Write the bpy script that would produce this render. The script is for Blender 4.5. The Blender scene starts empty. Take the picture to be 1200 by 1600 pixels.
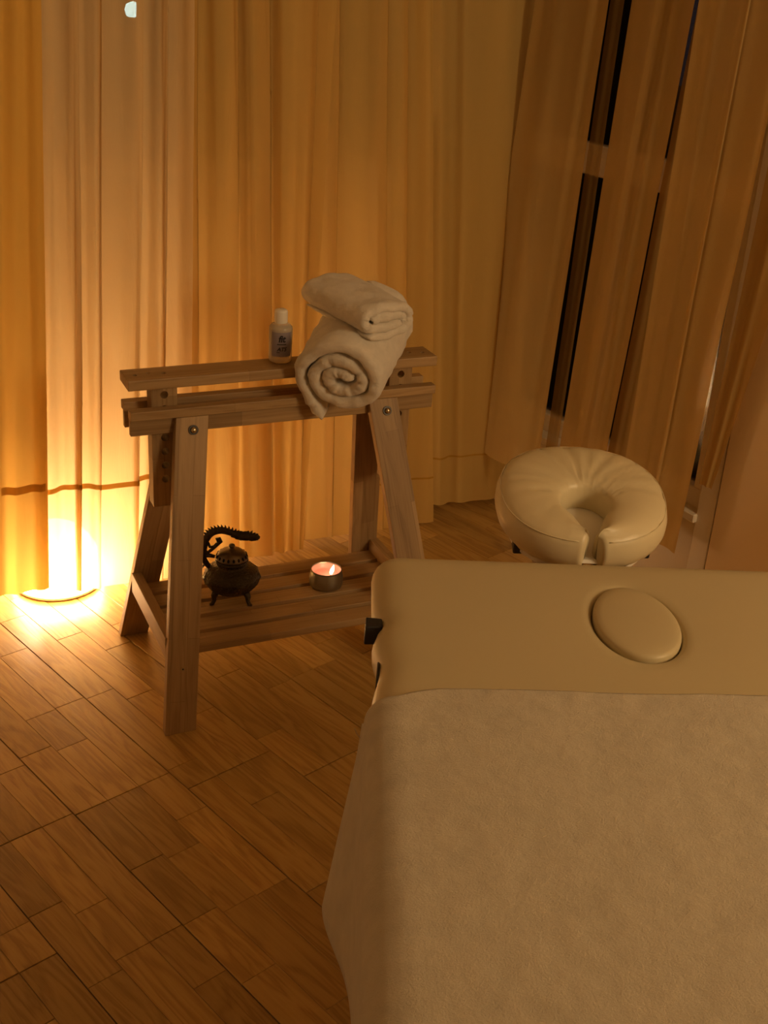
import bpy, bmesh, math, random
from mathutils import Vector, Matrix, noise as mnoise
from math import sin, cos, pi, radians, sqrt, exp, hypot, atan2

random.seed(7)
S = bpy.context.scene
COL = S.collection

# ------------------------------------------------------------------ camera, world, lights, exposure
cam_d = bpy.data.cameras.new('camera'); cam = bpy.data.objects.new('camera', cam_d); COL.objects.link(cam)
cam_d.sensor_fit = 'HORIZONTAL'; cam_d.sensor_width = 36.0; cam_d.lens = 36.0 * 1880.0 / 1200.0
cam_d.clip_start = 0.05; cam_d.clip_end = 100
_F = Vector((0.38683, 0.81880, -0.42419)); _R = Vector((0.91385, -0.40197, 0.05744)); _U = Vector((0.12348, 0.40987, 0.90375))
cam.matrix_world = Matrix(((_R.x, _U.x, -_F.x, -0.85106), (_R.y, _U.y, -_F.y, -2.35043), (_R.z, _U.z, -_F.z, 1.56481), (0, 0, 0, 1)))
S.camera = cam

world = bpy.data.worlds.new('night'); S.world = world; world.use_nodes = True
world.node_tree.nodes['Background'].inputs[0].default_value = (0.010, 0.014, 0.022, 1)
world.node_tree.nodes['Background'].inputs[1].default_value = 0.5

S.view_settings.view_transform = 'Standard'; S.view_settings.look = 'None'
S.view_settings.exposure = 0.0; S.view_settings.gamma = 1.0; S.view_settings.use_curve_mapping = False

def area_light(name, loc, target, size, power, color):
    l = bpy.data.lights.new(name, 'AREA'); l.shape = 'DISK'; l.size = size; l.energy = power; l.color = color
    o = bpy.data.objects.new(name, l); COL.objects.link(o); o.location = loc
    o.rotation_euler = (Vector(target) - Vector(loc)).to_track_quat('-Z', 'Y').to_euler()
    return o
# the dim warm wall lamp of the room, right of and behind the photographer
area_light('wall_lamp_light', (1.30, -2.8, 1.75), (0.0, -0.7, 0.6), 0.8, 27.5, (1.0, 0.69, 0.36))
LAMP_EMIT = 42.0
LAMP_COL = (1.0, 0.66, 0.36)

# ------------------------------------------------------------------ helpers
def link(name, me, mats, parent=None):
    o = bpy.data.objects.new(name, me); COL.objects.link(o)
    for m in (mats if isinstance(mats, (list, tuple)) else [mats]):
        if m is not None and m.name not in [x.name for x in me.materials]: me.materials.append(m)
    if parent is not None: o.parent = parent
    return o

def root_world(o):
    v = Vector((0, 0, 0))
    while o is not None: v = v + Vector(o.location); o = o.parent
    return v

def mesh_obj(name, verts, faces, mat, parent=None, smooth=False, recalc=True, bevel=0.0, seg=1):
    """verts in world coordinates; parents carry translation only"""
    bm = bmesh.new(); off = root_world(parent) if parent else Vector((0, 0, 0))
    vs = [bm.verts.new(Vector(v) - off) for v in verts]
    for f in faces:
        try: bm.faces.new([vs[i] for i in f])
        except ValueError: pass
    if recalc: bmesh.ops.recalc_face_normals(bm, faces=bm.faces)
    if bevel: bmesh.ops.bevel(bm, geom=list(bm.edges), offset=bevel, segments=seg, affect='EDGES', profile=0.5)
    if smooth:
        for f in bm.faces: f.smooth = True
    me = bpy.data.meshes.new(name); bm.to_mesh(me); bm.free()
    return link(name, me, mat, parent)

def bm_obj(name, bm, mat, parent=None, smooth=False):
    off = root_world(parent) if parent else Vector((0, 0, 0))
    bmesh.ops.translate(bm, verts=bm.verts, vec=-off)
    if smooth:
        for f in bm.faces: f.smooth = True
    me = bpy.data.meshes.new(name); bm.to_mesh(me); bm.free()
    return link(name, me, mat, parent)

HEX = [(0, 3, 2, 1), (4, 5, 6, 7), (0, 1, 5, 4), (1, 2, 6, 5), (2, 3, 7, 6), (3, 0, 4, 7)]
def hexa(name, c8, axis, mat, parent, bevel=0.0015):
    """eight world corners (bottom ring, top ring); local X is laid along the grain axis"""
    cs = [Vector(c) for c in c8]; cen = sum(cs, Vector()) / 8
    X = Vector(axis).normalized(); t = Vector((0, 0, 1)) if abs(X.z) < 0.8 else Vector((0, -1, 0))
    Y = t.cross(X).normalized(); Z = X.cross(Y)
    Rm = Matrix((X, Y, Z)).transposed()
    bm = bmesh.new(); vs = [bm.verts.new(Rm.transposed() @ (c - cen)) for c in cs]
    for f in HEX: bm.faces.new([vs[i] for i in f])
    bmesh.ops.recalc_face_normals(bm, faces=bm.faces)
    if bevel: bmesh.ops.bevel(bm, geom=list(bm.edges), offset=bevel, segments=2, affect='EDGES', profile=0.5)
    me = bpy.data.meshes.new(name); bm.to_mesh(me); bm.free()
    o = link(name, me, mat, parent)
    o.rotation_euler = Rm.to_euler(); o.location = cen - (root_world(parent) if parent else Vector((0, 0, 0)))
    return o
def boxc(x0, x1, y0, y1, z0, z1):
    return [(x0, y0, z0), (x1, y0, z0), (x1, y1, z0), (x0, y1, z0), (x0, y0, z1), (x1, y0, z1), (x1, y1, z1), (x0, y1, z1)]
def board(name, x0, x1, y0, y1, z0, z1, axis, mat, parent=None, bevel=0.0015):
    return hexa(name, boxc(x0, x1, y0, y1, z0, z1), axis, mat, parent, bevel)
def obox(P, d, n, s0, s1, n0, n1, z0, z1):
    P = Vector((P[0], P[1], 0)); d = Vector((d[0], d[1], 0)); n = Vector((n[0], n[1], 0))
    q = [P + d * s0 + n * n0, P + d * s1 + n * n0, P + d * s1 + n * n1, P + d * s0 + n * n1]
    return [(v.x, v.y, z0) for v in q] + [(v.x, v.y, z1) for v in q]

def lathe(prof, c, seg=32, squash=None):
    bm = bmesh.new(); rings = []
    for r, z in prof:
        if r < 1e-5: rings.append([bm.verts.new((c[0], c[1], c[2] + z))])
        else: rings.append([bm.verts.new((c[0] + r * cos(2 * pi * k / seg), c[1] + r * sin(2 * pi * k / seg) * (squash or 1), c[2] + z)) for k in range(seg)])
    for a, b in zip(rings, rings[1:]):
        if len(a) == 1 and len(b) == 1: continue
        for k in range(seg):
            k2 = (k + 1) % seg
            if len(a) == 1: bm.faces.new((a[0], b[k], b[k2]))
            elif len(b) == 1: bm.faces.new((a[k], b[0], a[k2]))
            else: bm.faces.new((a[k], a[k2], b[k2], b[k]))
    bmesh.ops.recalc_face_normals(bm, faces=bm.faces)
    return bm

def tube(bm, pts, radii, seg=10, cap=True):
    pts = [Vector(p) for p in pts]; n = len(pts)
    if not isinstance(radii, (list, tuple)): radii = [radii] * n
    T = [(pts[min(i + 1, n - 1)] - pts[max(i - 1, 0)]).normalized() for i in range(n)]
    N = T[0].orthogonal().normalized(); rings = []
    for i in range(n):
        N = (N - T[i] * N.dot(T[i])).normalized(); B = T[i].cross(N)
        rings.append([bm.verts.new(pts[i] + (N * cos(2 * pi * k / seg) + B * sin(2 * pi * k / seg)) * radii[i]) for k in range(seg)])
    for a, b in zip(rings, rings[1:]):
        for k in range(seg): bm.faces.new((a[k], a[(k + 1) % seg], b[(k + 1) % seg], b[k]))
    if cap: bm.faces.new(rings[0][::-1]); bm.faces.new(rings[-1])
    return rings

def empty(name, loc, label, cat, group=None):
    o = bpy.data.objects.new(name, None); COL.objects.link(o); o.location = loc; o.empty_display_size = 0.05
    return tag(o, label, cat, group)
def tag(o, label, cat, group=None):
    o['label'] = label; o['category'] = cat
    if group: o['group'] = group
    return o
def struct(o): o['kind'] = 'structure'; return o

# ------------------------------------------------------------------ materials
def mat(name):
    m = bpy.data.materials.new(name); m.use_nodes = True; nt = m.node_tree
    return m, nt, nt.nodes['Principled BSDF'], nt.nodes.new, nt.links.new
def simple(name, col, rough=0.5, metal=0.0, spec=0.5, bump=None, sheen=0.0, var=0.0):
    m, nt, b, N, L = mat(name)
    b.inputs['Base Color'].default_value = (*col, 1); b.inputs['Roughness'].default_value = rough
    b.inputs['Metallic'].default_value = metal; b.inputs['Specular IOR Level'].default_value = spec
    if sheen: b.inputs['Sheen Weight'].default_value = sheen; b.inputs['Sheen Roughness'].default_value = 0.5
    if bump or var:
        tc = N('ShaderNodeTexCoord'); no = N('ShaderNodeTexNoise')
        no.inputs['Scale'].default_value = bump[0] if bump else 30; no.inputs['Detail'].default_value = 6
        L(tc.outputs['Object'], no.inputs['Vector'])
        if bump:
            bp = N('ShaderNodeBump'); bp.inputs['Strength'].default_value = bump[1]; bp.inputs['Distance'].default_value = bump[2]
            L(no.outputs['Fac'], bp.inputs['Height']); L(bp.outputs['Normal'], b.inputs['Normal'])
        if var:
            n2 = N('ShaderNodeTexNoise'); n2.inputs['Scale'].default_value = 9; n2.inputs['Detail'].default_value = 5
            L(tc.outputs['Object'], n2.inputs['Vector'])
            r = N('ShaderNodeValToRGB'); L(n2.outputs['Fac'], r.inputs['Fac'])
            r.color_ramp.elements[0].position = .3; r.color_ramp.elements[1].position = .7
            r.color_ramp.elements[0].color = (*[c * (1 - var) for c in col], 1); r.color_ramp.elements[1].color = (*[min(1, c * (1 + var)) for c in col], 1)
            L(r.outputs['Color'], b.inputs['Base Color'])
    return m

def wood(name, dark, light, streak, rough, stretch=18.0, scale=5.0, bumpd=0.0004, randv=0.35, pores=0.5, blocks=False):
    """grain runs along local X; tone varies per object"""
    m, nt, b, N, L = mat(name)
    tc = N('ShaderNodeTexCoord'); oi = N('ShaderNodeObjectInfo')
    off = N('ShaderNodeVectorMath'); off.operation = 'SCALE'; off.inputs[0].default_value = (37.0, 19.0, 53.0); L(oi.outputs['Random'], off.inputs['Scale'])
    ad = N('ShaderNodeVectorMath'); ad.operation = 'ADD'; L(tc.outputs['Object'], ad.inputs[0]); L(off.outputs[0], ad.inputs[1])
    mp = N('ShaderNodeMapping'); mp.inputs['Scale'].default_value = (1.6, stretch, stretch); L(ad.outputs[0], mp.inputs['Vector'])
    n1 = N('ShaderNodeTexNoise'); n1.inputs['Scale'].default_value = scale * .32; n1.inputs['Detail'].default_value = 5; n1.inputs['Distortion'].default_value = 0.6; L(mp.outputs[0], n1.inputs['Vector'])
    # cathedral figure: rings of a slowly warped distance field
    mu = N('ShaderNodeMath'); mu.operation = 'MULTIPLY'; mu.inputs[1].default_value = 42.0; L(n1.outputs['Fac'], mu.inputs[0])
    sn = N('ShaderNodeMath'); sn.operation = 'SINE'; L(mu.outputs[0], sn.inputs[0])
    mr = N('ShaderNodeMapRange'); mr.inputs[1].default_value = -1; mr.inputs[2].default_value = 1; L(sn.outputs[0], mr.inputs[0])
    mp2 = N('ShaderNodeMapping'); mp2.inputs['Scale'].default_value = (6, 260, 260); L(ad.outputs[0], mp2.inputs['Vector'])
    n2 = N('ShaderNodeTexNoise'); n2.inputs['Scale'].default_value = 1.0; n2.inputs['Detail'].default_value = 3; L(mp2.outputs[0], n2.inputs['Vector'])
    mixg = N('ShaderNodeMix'); mixg.data_type = 'FLOAT'; mixg.inputs[0].default_value = pores; L(mr.outputs[0], mixg.inputs[2]); L(n2.outputs['Fac'], mixg.inputs[3])
    ramp = N('ShaderNodeValToRGB'); L(mixg.outputs[0], ramp.inputs['Fac'])
    e = ramp.color_ramp.elements; e[0].position = 0.12; e[0].color = (*streak, 1); e[1].position = 0.8; e[1].color = (*light, 1)
    x = e.new(0.42); x.color = (*dark, 1)
    br = N('ShaderNodeMapRange'); br.inputs[3].default_value = 1 - randv; br.inputs[4].default_value = 1 + randv * .8; L(oi.outputs['Random'], br.inputs[0])
    sc = N('ShaderNodeVectorMath'); sc.operation = 'SCALE'; L(ramp.outputs['Color'], sc.inputs[0]); L(br.outputs[0], sc.inputs['Scale'])
    if blocks:                                            # finger-jointed lamellae
        bk = N('ShaderNodeTexBrick'); bk.offset = .45; bk.inputs['Scale'].default_value = 1.0; bk.inputs['Mortar Size'].default_value = 0.0004
        bk.inputs['Brick Width'].default_value = .31; bk.inputs['Row Height'].default_value = .0335; bk.inputs['Bias'].default_value = 0.0
        bk.inputs['Color1'].default_value = (.80, .78, .74, 1); bk.inputs['Color2'].default_value = (1.14, 1.15, 1.16, 1); bk.inputs['Mortar'].default_value = (.7, .66, .6, 1)
        L(ad.outputs[0], bk.inputs['Vector']); mm = N('ShaderNodeMix'); mm.data_type = 'RGBA'; mm.blend_type = 'MULTIPLY'; mm.inputs[0].default_value = 1.0
        L(sc.outputs[0], mm.inputs[6]); L(bk.outputs['Color'], mm.inputs[7]); L(mm.outputs[2], b.inputs['Base Color'])
    else: L(sc.outputs[0], b.inputs['Base Color'])
    rr = N('ShaderNodeMapRange'); rr.inputs[3].default_value = rough - .06; rr.inputs[4].default_value = rough + .1; L(n2.outputs['Fac'], rr.inputs[0]); L(rr.outputs[0], b.inputs['Roughness'])
    bp = N('ShaderNodeBump'); bp.inputs['Strength'].default_value = 0.5; bp.inputs['Distance'].default_value = bumpd; L(mixg.outputs[0], bp.inputs['Height']); L(bp.outputs['Normal'], b.inputs['Normal'])
    return m

M_OAK = wood('oak_parquet', (.47, .278, .074), (.54, .335, .100), (.33, .178, .042), 0.30, stretch=14, scale=4.5, bumpd=0.0004, randv=0.20, pores=.55)
M_BEECH = wood('beech', (.35, .220, .098), (.41, .268, .125), (.22, .125, .050), 0.5, stretch=22, scale=3.0, randv=0.08, pores=.7, blocks=True)
M_PU = simple('cream_leatherette', (.56, .47, .28), 0.42, bump=(900, .25, .0002), spec=.4)
M_PUHEAD = simple('pale_leatherette', (.70, .60, .38), 0.38, bump=(700, .25, .0002), spec=.45)
M_WALL = simple('painted_wall', (.80, .72, .60), 0.8, bump=(120, .2, .0005))
M_PANEL = simple('beige_wall_panel', (.80, .60, .33), 0.55, bump=(60, .2, .0005))
M_FRAME = simple('window_frame_paint', (.82, .74, .60), 0.4)
M_BLACK = simple('black_nylon', (.012, .011, .012), 0.6, bump=(900, .5, .0004))
M_SHADOWGAP = simple('dark_subfloor', (.05, .025, .01), 0.9)
M_BRASS = simple('bolt_steel', (.55, .46, .30), 0.25, metal=1.0)
M_BOLTDARK = simple('dark_steel', (.05, .045, .04), 0.35, metal=.8)
M_BRONZE = simple('aged_bronze', (.075, .058, .033), 0.30, metal=.8, bump=(190, 1.0, .004), var=.5)
M_BRONZE2 = simple('bronze_rubbed', (.16, .125, .085), 0.32, metal=.85, bump=(300, .5, .001))
M_HOLE = simple('vent_dark', (.004, .004, .004), 0.9)
M_TIN = simple('candle_tin_metal', (.34, .31, .23), 0.38, metal=.85)
M_WHITEPL = simple('white_plastic', (.85, .80, .70), 0.35)
M_LABEL = simple('bottle_label_print', (.27, .235, .27), 0.45)
M_INK = simple('label_ink', (.015, .013, .02), 0.5)
M_JOINTSHADE = simple('joint_shadow', (.02, .012, .006), 0.9)
M_GROUND = simple('night_ground', (.03, .03, .03), 0.9, bump=(8, .5, .02))
M_BAND = None

def fabric_white(name, col, sc, dist):
    m, nt, b, N, L = mat(name)
    b.inputs['Base Color'].default_value = (*col, 1); b.inputs['Roughness'].default_value = 0.95; b.inputs['Specular IOR Level'].default_value = .1
    b.inputs['Sheen Weight'].default_value = .35; b.inputs['Sheen Roughness'].default_value = .6
    tc = N('ShaderNodeTexCoord')
    n1 = N('ShaderNodeTexNoise'); n1.inputs['Scale'].default_value = sc; n1.inputs['Detail'].default_value = 8; n1.inputs['Roughness'].default_value = .7; L(tc.outputs['Object'], n1.inputs['Vector'])
    n2 = N('ShaderNodeTexNoise'); n2.inputs['Scale'].default_value = sc * .09; n2.inputs['Detail'].default_value = 5; L(tc.outputs['Object'], n2.inputs['Vector'])
    ad = N('ShaderNodeMath'); ad.operation = 'MULTIPLY_ADD'; ad.inputs[1].default_value = 2.2; L(n2.outputs['Fac'], ad.inputs[0]); L(n1.outputs['Fac'], ad.inputs[2])
    bp = N('ShaderNodeBump'); bp.inputs['Strength'].default_value = .7; bp.inputs['Distance'].default_value = dist; L(ad.outputs[0], bp.inputs['Height']); L(bp.outputs['Normal'], b.inputs['Normal'])
    r = N('ShaderNodeValToRGB'); L(n2.outputs['Fac'], r.inputs['Fac']); r.color_ramp.elements[0].position = .3; r.color_ramp.elements[1].position = .7
    r.color_ramp.elements[0].color = (*[c * .93 for c in col], 1); r.color_ramp.elements[1].color = (*[min(1, c * 1.05) for c in col], 1)
    L(r.outputs['Color'], b.inputs['Base Color'])
    return m
M_FLEECE = fabric_white('cream_fleece', (.62, .53, .38), 420, .003)
M_TERRY = fabric_white('white_terry', (.84, .77, .66), 520, .0035)

def sheer(name, col, transp, transl):
    m = bpy.data.materials.new(name); m.use_nodes = True; nt = m.node_tree; nt.nodes.clear(); N = nt.nodes.new; L = nt.links.new
    out = N('ShaderNodeOutputMaterial'); d = N('ShaderNodeBsdfDiffuse'); t = N('ShaderNodeBsdfTranslucent'); tr = N('ShaderNodeBsdfTransparent')
    tc = N('ShaderNodeTexCoord')
    mp = N('ShaderNodeMapping'); mp.inputs['Scale'].default_value = (7, 7, 1.1); L(tc.outputs['Object'], mp.inputs['Vector'])
    n = N('ShaderNodeTexNoise'); n.inputs['Scale'].default_value = 2.2; n.inputs['Detail'].default_value = 5; n.inputs['Distortion'].default_value = .8; L(mp.outputs[0], n.inputs['Vector'])
    mpw = N('ShaderNodeMapping'); mpw.inputs['Scale'].default_value = (500, 500, 60); L(tc.outputs['Object'], mpw.inputs['Vector'])
    w = N('ShaderNodeTexNoise'); w.inputs['Scale'].default_value = 1; L(mpw.outputs[0], w.inputs['Vector'])
    ad = N('ShaderNodeMath'); ad.operation = 'MULTIPLY_ADD'; ad.inputs[1].default_value = .04; L(w.outputs['Fac'], ad.inputs[0]); L(n.outputs['Fac'], ad.inputs[2])
    bp = N('ShaderNodeBump'); bp.inputs['Strength'].default_value = .22; bp.inputs['Distance'].default_value = .012; L(ad.outputs[0], bp.inputs['Height'])
    for s in (d, t): s.inputs['Color'].default_value = (*col, 1); L(bp.outputs['Normal'], s.inputs['Normal'])
    tr.inputs['Color'].default_value = (1, .86, .6, 1)
    m1 = N('ShaderNodeMixShader'); m1.inputs[0].default_value = transl; L(d.outputs[0], m1.inputs[1]); L(t.outputs[0], m1.inputs[2])
    m2 = N('ShaderNodeMixShader'); m2.inputs[0].default_value = transp; L(m1.outputs[0], m2.inputs[1]); L(tr.outputs[0], m2.inputs[2])
    L(m2.outputs[0], out.inputs[0])
    return m
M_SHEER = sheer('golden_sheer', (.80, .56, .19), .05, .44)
M_SHEER_DENSE = sheer('golden_sheer_double', (.84, .53, .13), .0, .24)
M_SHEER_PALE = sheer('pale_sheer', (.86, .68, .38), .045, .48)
M_SHEER_SIDE_DIM = sheer('side_sheer_dimmed', (.62, .42, .15), .14, .34)  # same golden cloth darkened: the weaker light there is put into the colour
M_SHEER_SIDE_LIT = sheer('side_sheer_lit', (.74, .53, .21), .10, .34)  # lit copy of the side cloth, its brighter light put into the colour
M_SHEER_THIN = sheer('thin_side_sheer', (.50, .33, .11), .50, .34)
M_BAND = sheer('hem_seam', (.62, .36, .07), .02, .35)

def emis(name, col, st):
    m = bpy.data.materials.new(name); m.use_nodes = True; nt = m.node_tree; nt.nodes.clear()
    o = nt.nodes.new('ShaderNodeOutputMaterial'); e = nt.nodes.new('ShaderNodeEmission'); e.inputs[0].default_value = (*col, 1); e.inputs[1].default_value = st
    nt.links.new(e.outputs[0], o.inputs[0]); return m
M_LAMP = emis('lit_lamp_shade', LAMP_COL, LAMP_EMIT)
M_FLAME = emis('flame', (1.0, .72, .42), 14.0)
M_LED = emis('street_lamp_light', (.45, .78, 1.0), 24.0)

def glassy(name, col, rough=0.02, ior=1.45):
    m, nt, b, N, L = mat(name)
    b.inputs['Base Color'].default_value = (*col, 1); b.inputs['Transmission Weight'].default_value = 1.0
    b.inputs['Roughness'].default_value = rough; b.inputs['IOR'].default_value = ior; return m
M_BOTTLE = glassy('clear_plastic', (.93, .84, .68), .22, 1.3); M_BOTTLE.node_tree.nodes['Principled BSDF'].inputs['Transmission Weight'].default_value = .55
M_OIL = glassy('oil', (.97, .84, .48), .12, 1.36)
def pane(name):
    m = bpy.data.materials.new(name); m.use_nodes = True; nt = m.node_tree; nt.nodes.clear(); N = nt.nodes.new; L = nt.links.new
    o = N('ShaderNodeOutputMaterial'); t = N('ShaderNodeBsdfTransparent'); g = N('ShaderNodeBsdfGlossy'); g.inputs['Roughness'].default_value = .03; g.inputs['Color'].default_value = (.4, .4, .4, 1)
    f = N('ShaderNodeFresnel'); f.inputs[0].default_value = 1.45; mx = N('ShaderNodeMixShader'); L(f.outputs[0], mx.inputs[0]); L(t.outputs[0], mx.inputs[1]); L(g.outputs[0], mx.inputs[2]); L(mx.outputs[0], o.inputs[0]); return m
M_PANE = pane('window_glass')
def wax_mat():
    m, nt, b, N, L = mat('pink_wax')
    b.inputs['Base Color'].default_value = (.90, .42, .36, 1); b.inputs['Roughness'].default_value = .35
    b.inputs['Subsurface Weight'].default_value = .4; b.inputs['Subsurface Radius'].default_value = (.02, .008, .006); return m
M_WAX = wax_mat()

# ------------------------------------------------------------------ the room
floor = struct(mesh_obj('floor', boxc(-2.4, 1.8, -3.9, 1.1, -0.12, -0.012), HEX, M_SHADOWGAP))
DL = Vector((cos(radians(-71.4)), sin(radians(-71.4)), 0)); DW = Vector((-DL.y, DL.x, 0))   # along / across the boards
plank_cache = {}
FRM = Matrix((DL, DW, Vector((0, 0, 1)))).transposed()
def plank(t0, t1, w0, w1, dz):
    ln = round((t1 - t0) / .002) * .002; wd = round((w1 - w0) * 1000) / 1000; key = (round(ln, 3), wd)
    if key not in plank_cache:
        bm = bmesh.new(); h = .0115
        c = boxc(-ln / 2, ln / 2, -wd / 2, wd / 2, -h, 0); vs = [bm.verts.new(v) for v in c]
        for f in HEX: bm.faces.new([vs[i] for i in f])
        bmesh.ops.bevel(bm, geom=[e for e in bm.edges if all(v.co.z > -1e-6 for v in e.verts)], offset=.0007, segments=1, affect='EDGES')
        bmesh.ops.recalc_face_normals(bm, faces=bm.faces)
        me = bpy.data.meshes.new('plank'); bm.to_mesh(me); bm.free(); me.materials.append(M_OAK); plank_cache[key] = me
    o = bpy.data.objects.new('plank', plank_cache[key]); COL.objects.link(o); o.parent = floor
    o.location = DL * ((t0 + t1) / 2) + DW * ((w0 + w1) / 2) + Vector((0, 0, dz)); o.rotation_euler = FRM.to_euler()
board_edges = [-1.287, -1.080, -.873, -.674, -.457, -.247, -.040, .167, .374, .581, .788, .995, 1.202, 1.41]
board_edges = [-1.287 - .207 * k for k in range(9, 0, -1)] + board_edges
board_end = {2: .217, 3: .225, 4: .292, 5: .405, 6: -.10, 1: .52, 0: -.2, 7: .12, 8: -.25, 9: .30, 10: -.05, 11: .2, 12: -.3}
fixed = {(2, 2): [.729], (2, 1): [.46], (2, 0): [.62], (3, 0): [.60], (3, 1): [.44, .02], (3, 2): [.36, -.12]}
rng = random.Random(11); rest_v, rest_f = [], []
def in_room(t, w):
    p = DL * t + DW * w
    return -1.10 < p.x < 1.28 and -1.85 < p.y < .78
def visible(t, w):
    p = DL * t + DW * w
    d = p - Vector((-.85106, -2.35043, 1.56481)); z = d.dot(_F); px = 600 + 1880 * d.dot(_R) / z; py = 800 - 1880 * d.dot(_U) / z
    return in_room(t, w) and -90 < px < 1290 and py < 1720 and (px < 800 or py < 1010)
for bi in range(len(board_edges) - 1):
    w0, w1 = board_edges[bi], board_edges[bi + 1]; sw = (w1 - w0) / 3
    ends = sorted([board_end.get(bi - 9, (bi * .37) % 1.9) + k * 1.9 for k in range(-2, 4)])
    for s in range(3):
        a, b_ = w0 + s * sw, w0 + (s + 1) * sw
        g0 = .0011 if s == 0 else .0003; g1 = .0011 if s == 2 else .0003
        cuts = list(ends)
        for e0 in ends:
            t = e0 + rng.choice([.12, .2, .3, .38])
            while t < e0 + 1.85:
                cuts.append(t); t += rng.uniform(.24, .46)
        if (bi - 9, s) in fixed:
            for fx in fixed[(bi - 9, s)]: cuts = [c for c in cuts if abs(c - fx) > .12 or c in ends] + [fx]
        cuts = sorted(cuts)
        cc = [cuts[0]]
        for c in cuts[1:]:
            if c - cc[-1] > .07: cc.append(c)
            elif c in ends: cc[-1] = c
        for t0, t1 in zip(cc, cc[1:]):
            seen = any(visible(t0 + (t1 - t0) * q, wq) for q in (0, .25, .5, .75, 1) for wq in (a, (a + b_) / 2, b_))
            ge0 = .001 if any(abs(t0 - e) < 1e-6 for e in ends) else .0004; ge1 = .001 if any(abs(t1 - e) < 1e-6 for e in ends) else .0004
            if seen: plank(t0 + ge0, t1 - ge1, a + g0, b_ - g1, rng.uniform(-.0004, 0))
            else:
                pc = DL * ((t0 + t1) / 2) + DW * ((a + b_) / 2)
                if -2.4 < pc.x < 1.6 and -3.9 < pc.y < 1.0:
                    for q in boxc(t0 + ge0, t1 - ge1, a + g0, b_ - g1, -.0115, -.0002): rest_v.append(q)
                    k0 = len(rest_v) - 8; rest_f.extend([tuple(k0 + i for i in f) for f in HEX])
# planks out of view: joined into one part
pf = mesh_obj('parquet_field', rest_v, rest_f, M_OAK, floor); pf['kind'] = 'stuff'
for vv in pf.data.vertices: pass
pf.data.transform(Matrix.Identity(4)); pf.rotation_euler = FRM.to_euler()

# back wall: parapet, lintel and window
WY = .76
wb = mesh_obj('wall_back', boxc(-2.4, 1.02, WY, WY + .14, -.012, 1.05), HEX, M_WALL); struct(wb)
mesh_obj('lintel', boxc(-2.4, 1.02, WY, WY + .14, 2.25, 2.5), HEX, M_WALL, wb)
mesh_obj('pier_or_light_block', boxc(-2.4, -.42, WY, WY + .14, 1.05, 2.25), HEX, M_WALL, wb)
mesh_obj('pier_or_light_block', boxc(.92, 1.02, WY, WY + .14, 1.05, 2.25), HEX, M_WALL, wb)
mesh_obj('pier_or_light_block', boxc(.500, .545, .592, WY, -.012, 1.05), HEX, M_WALL, wb)  # unseen block behind the curtains, added to stop the floor lamp's light
mesh_obj('sill_board', boxc(-.44, .94, WY - .05, WY, 1.035, 1.055), HEX, M_FRAME, wb, bevel=.003)
win1 = struct(mesh_obj('window_1', boxc(-.42, .92, WY + .03, WY + .09, 1.055, 1.115), HEX, M_FRAME, bevel=.003))
mesh_obj('top_rail', boxc(-.42, .92, WY + .03, WY + .09, 2.19, 2.25), HEX, M_FRAME, win1)
for x in (-.42, .02, .46, .86): mesh_obj('mullion', boxc(x, x + .06, WY + .032, WY + .088, 1.115, 2.19), HEX, M_FRAME, win1)
for x in (-.36, .08, .52): mesh_obj('pane', boxc(x, x + (.38 if x < .5 else .34), WY + .057, WY + .063, 1.115, 2.19), HEX, M_PANE, win1)

# right wall (slightly splayed): low parapet, window with transom, plain panel towards the viewer
RP = (1.1, -.19); RD = Vector((-.1701, .9854)); RN = Vector((.9854, .1701))   # along the wall, outwards
def rbox(name, s0, s1, n0, n1, z0, z1, m, parent=None, bevel=0): return mesh_obj(name, obox(RP, RD, RN, s0, s1, n0, n1, z0, z1), HEX, m, parent, bevel=bevel)
wr = struct(rbox('wall_right', .055, .98, 0, .14, -.012, .285, M_WALL))
rbox('lintel', .055, .98, 0, .14, 2.25, 2.5, M_WALL, wr)
rbox('wall_panel', -3.4, -.006, -.012, .14, -.012, 2.5, M_PANEL, wr, .002)
rbox('joint_backing', -.006, 0.0, .012, .14, -.012, 2.5, M_JOINTSHADE, wr)  # near-black strip: the shade of the open gap put into the colour
struct(rbox('trim_1', 0.0, .055, -.008, .12, -.012, 2.5, M_FRAME, None, .002))
win2 = struct(rbox('window_2', .055, .98, .02, .08, .285, .345, M_FRAME, None, .003))
rbox('window_board', .05, .98, -.02, .03, .268, .292, M_FRAME, win2, .003)
rbox('transom', .1, .94, .018, .082, 1.045, 1.125, M_FRAME, win2, .003)
rbox('top_rail', .055, .98, .02, .08, 2.19, 2.25, M_FRAME, win2)
for s in (.057, .50, .93): rbox('mullion', s, s + .045, .022, .078, .345, 2.19, M_FRAME, win2)
for s0, s1 in ((.102, .50), (.545, .93)):
    rbox('pane', s0, s1, .047, .053, .345, 1.045, M_PANE, win2); rbox('pane', s0, s1, .047, .053, 1.125, 2.19, M_PANE, win2)
# walls and ceiling outside the frame
struct(mesh_obj('wall_left', boxc(-2.5, -2.4, -3.9, 1.0, -.012, 2.5), HEX, M_WALL))
struct(mesh_obj('wall_front', boxc(-2.5, 1.85, -4.0, -3.9, -.012, 2.5), HEX, M_WALL))
struct(mesh_obj('ceiling', boxc(-2.5, 1.9, -4.0, 1.1, 2.5, 2.6), HEX, M_WALL))
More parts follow.
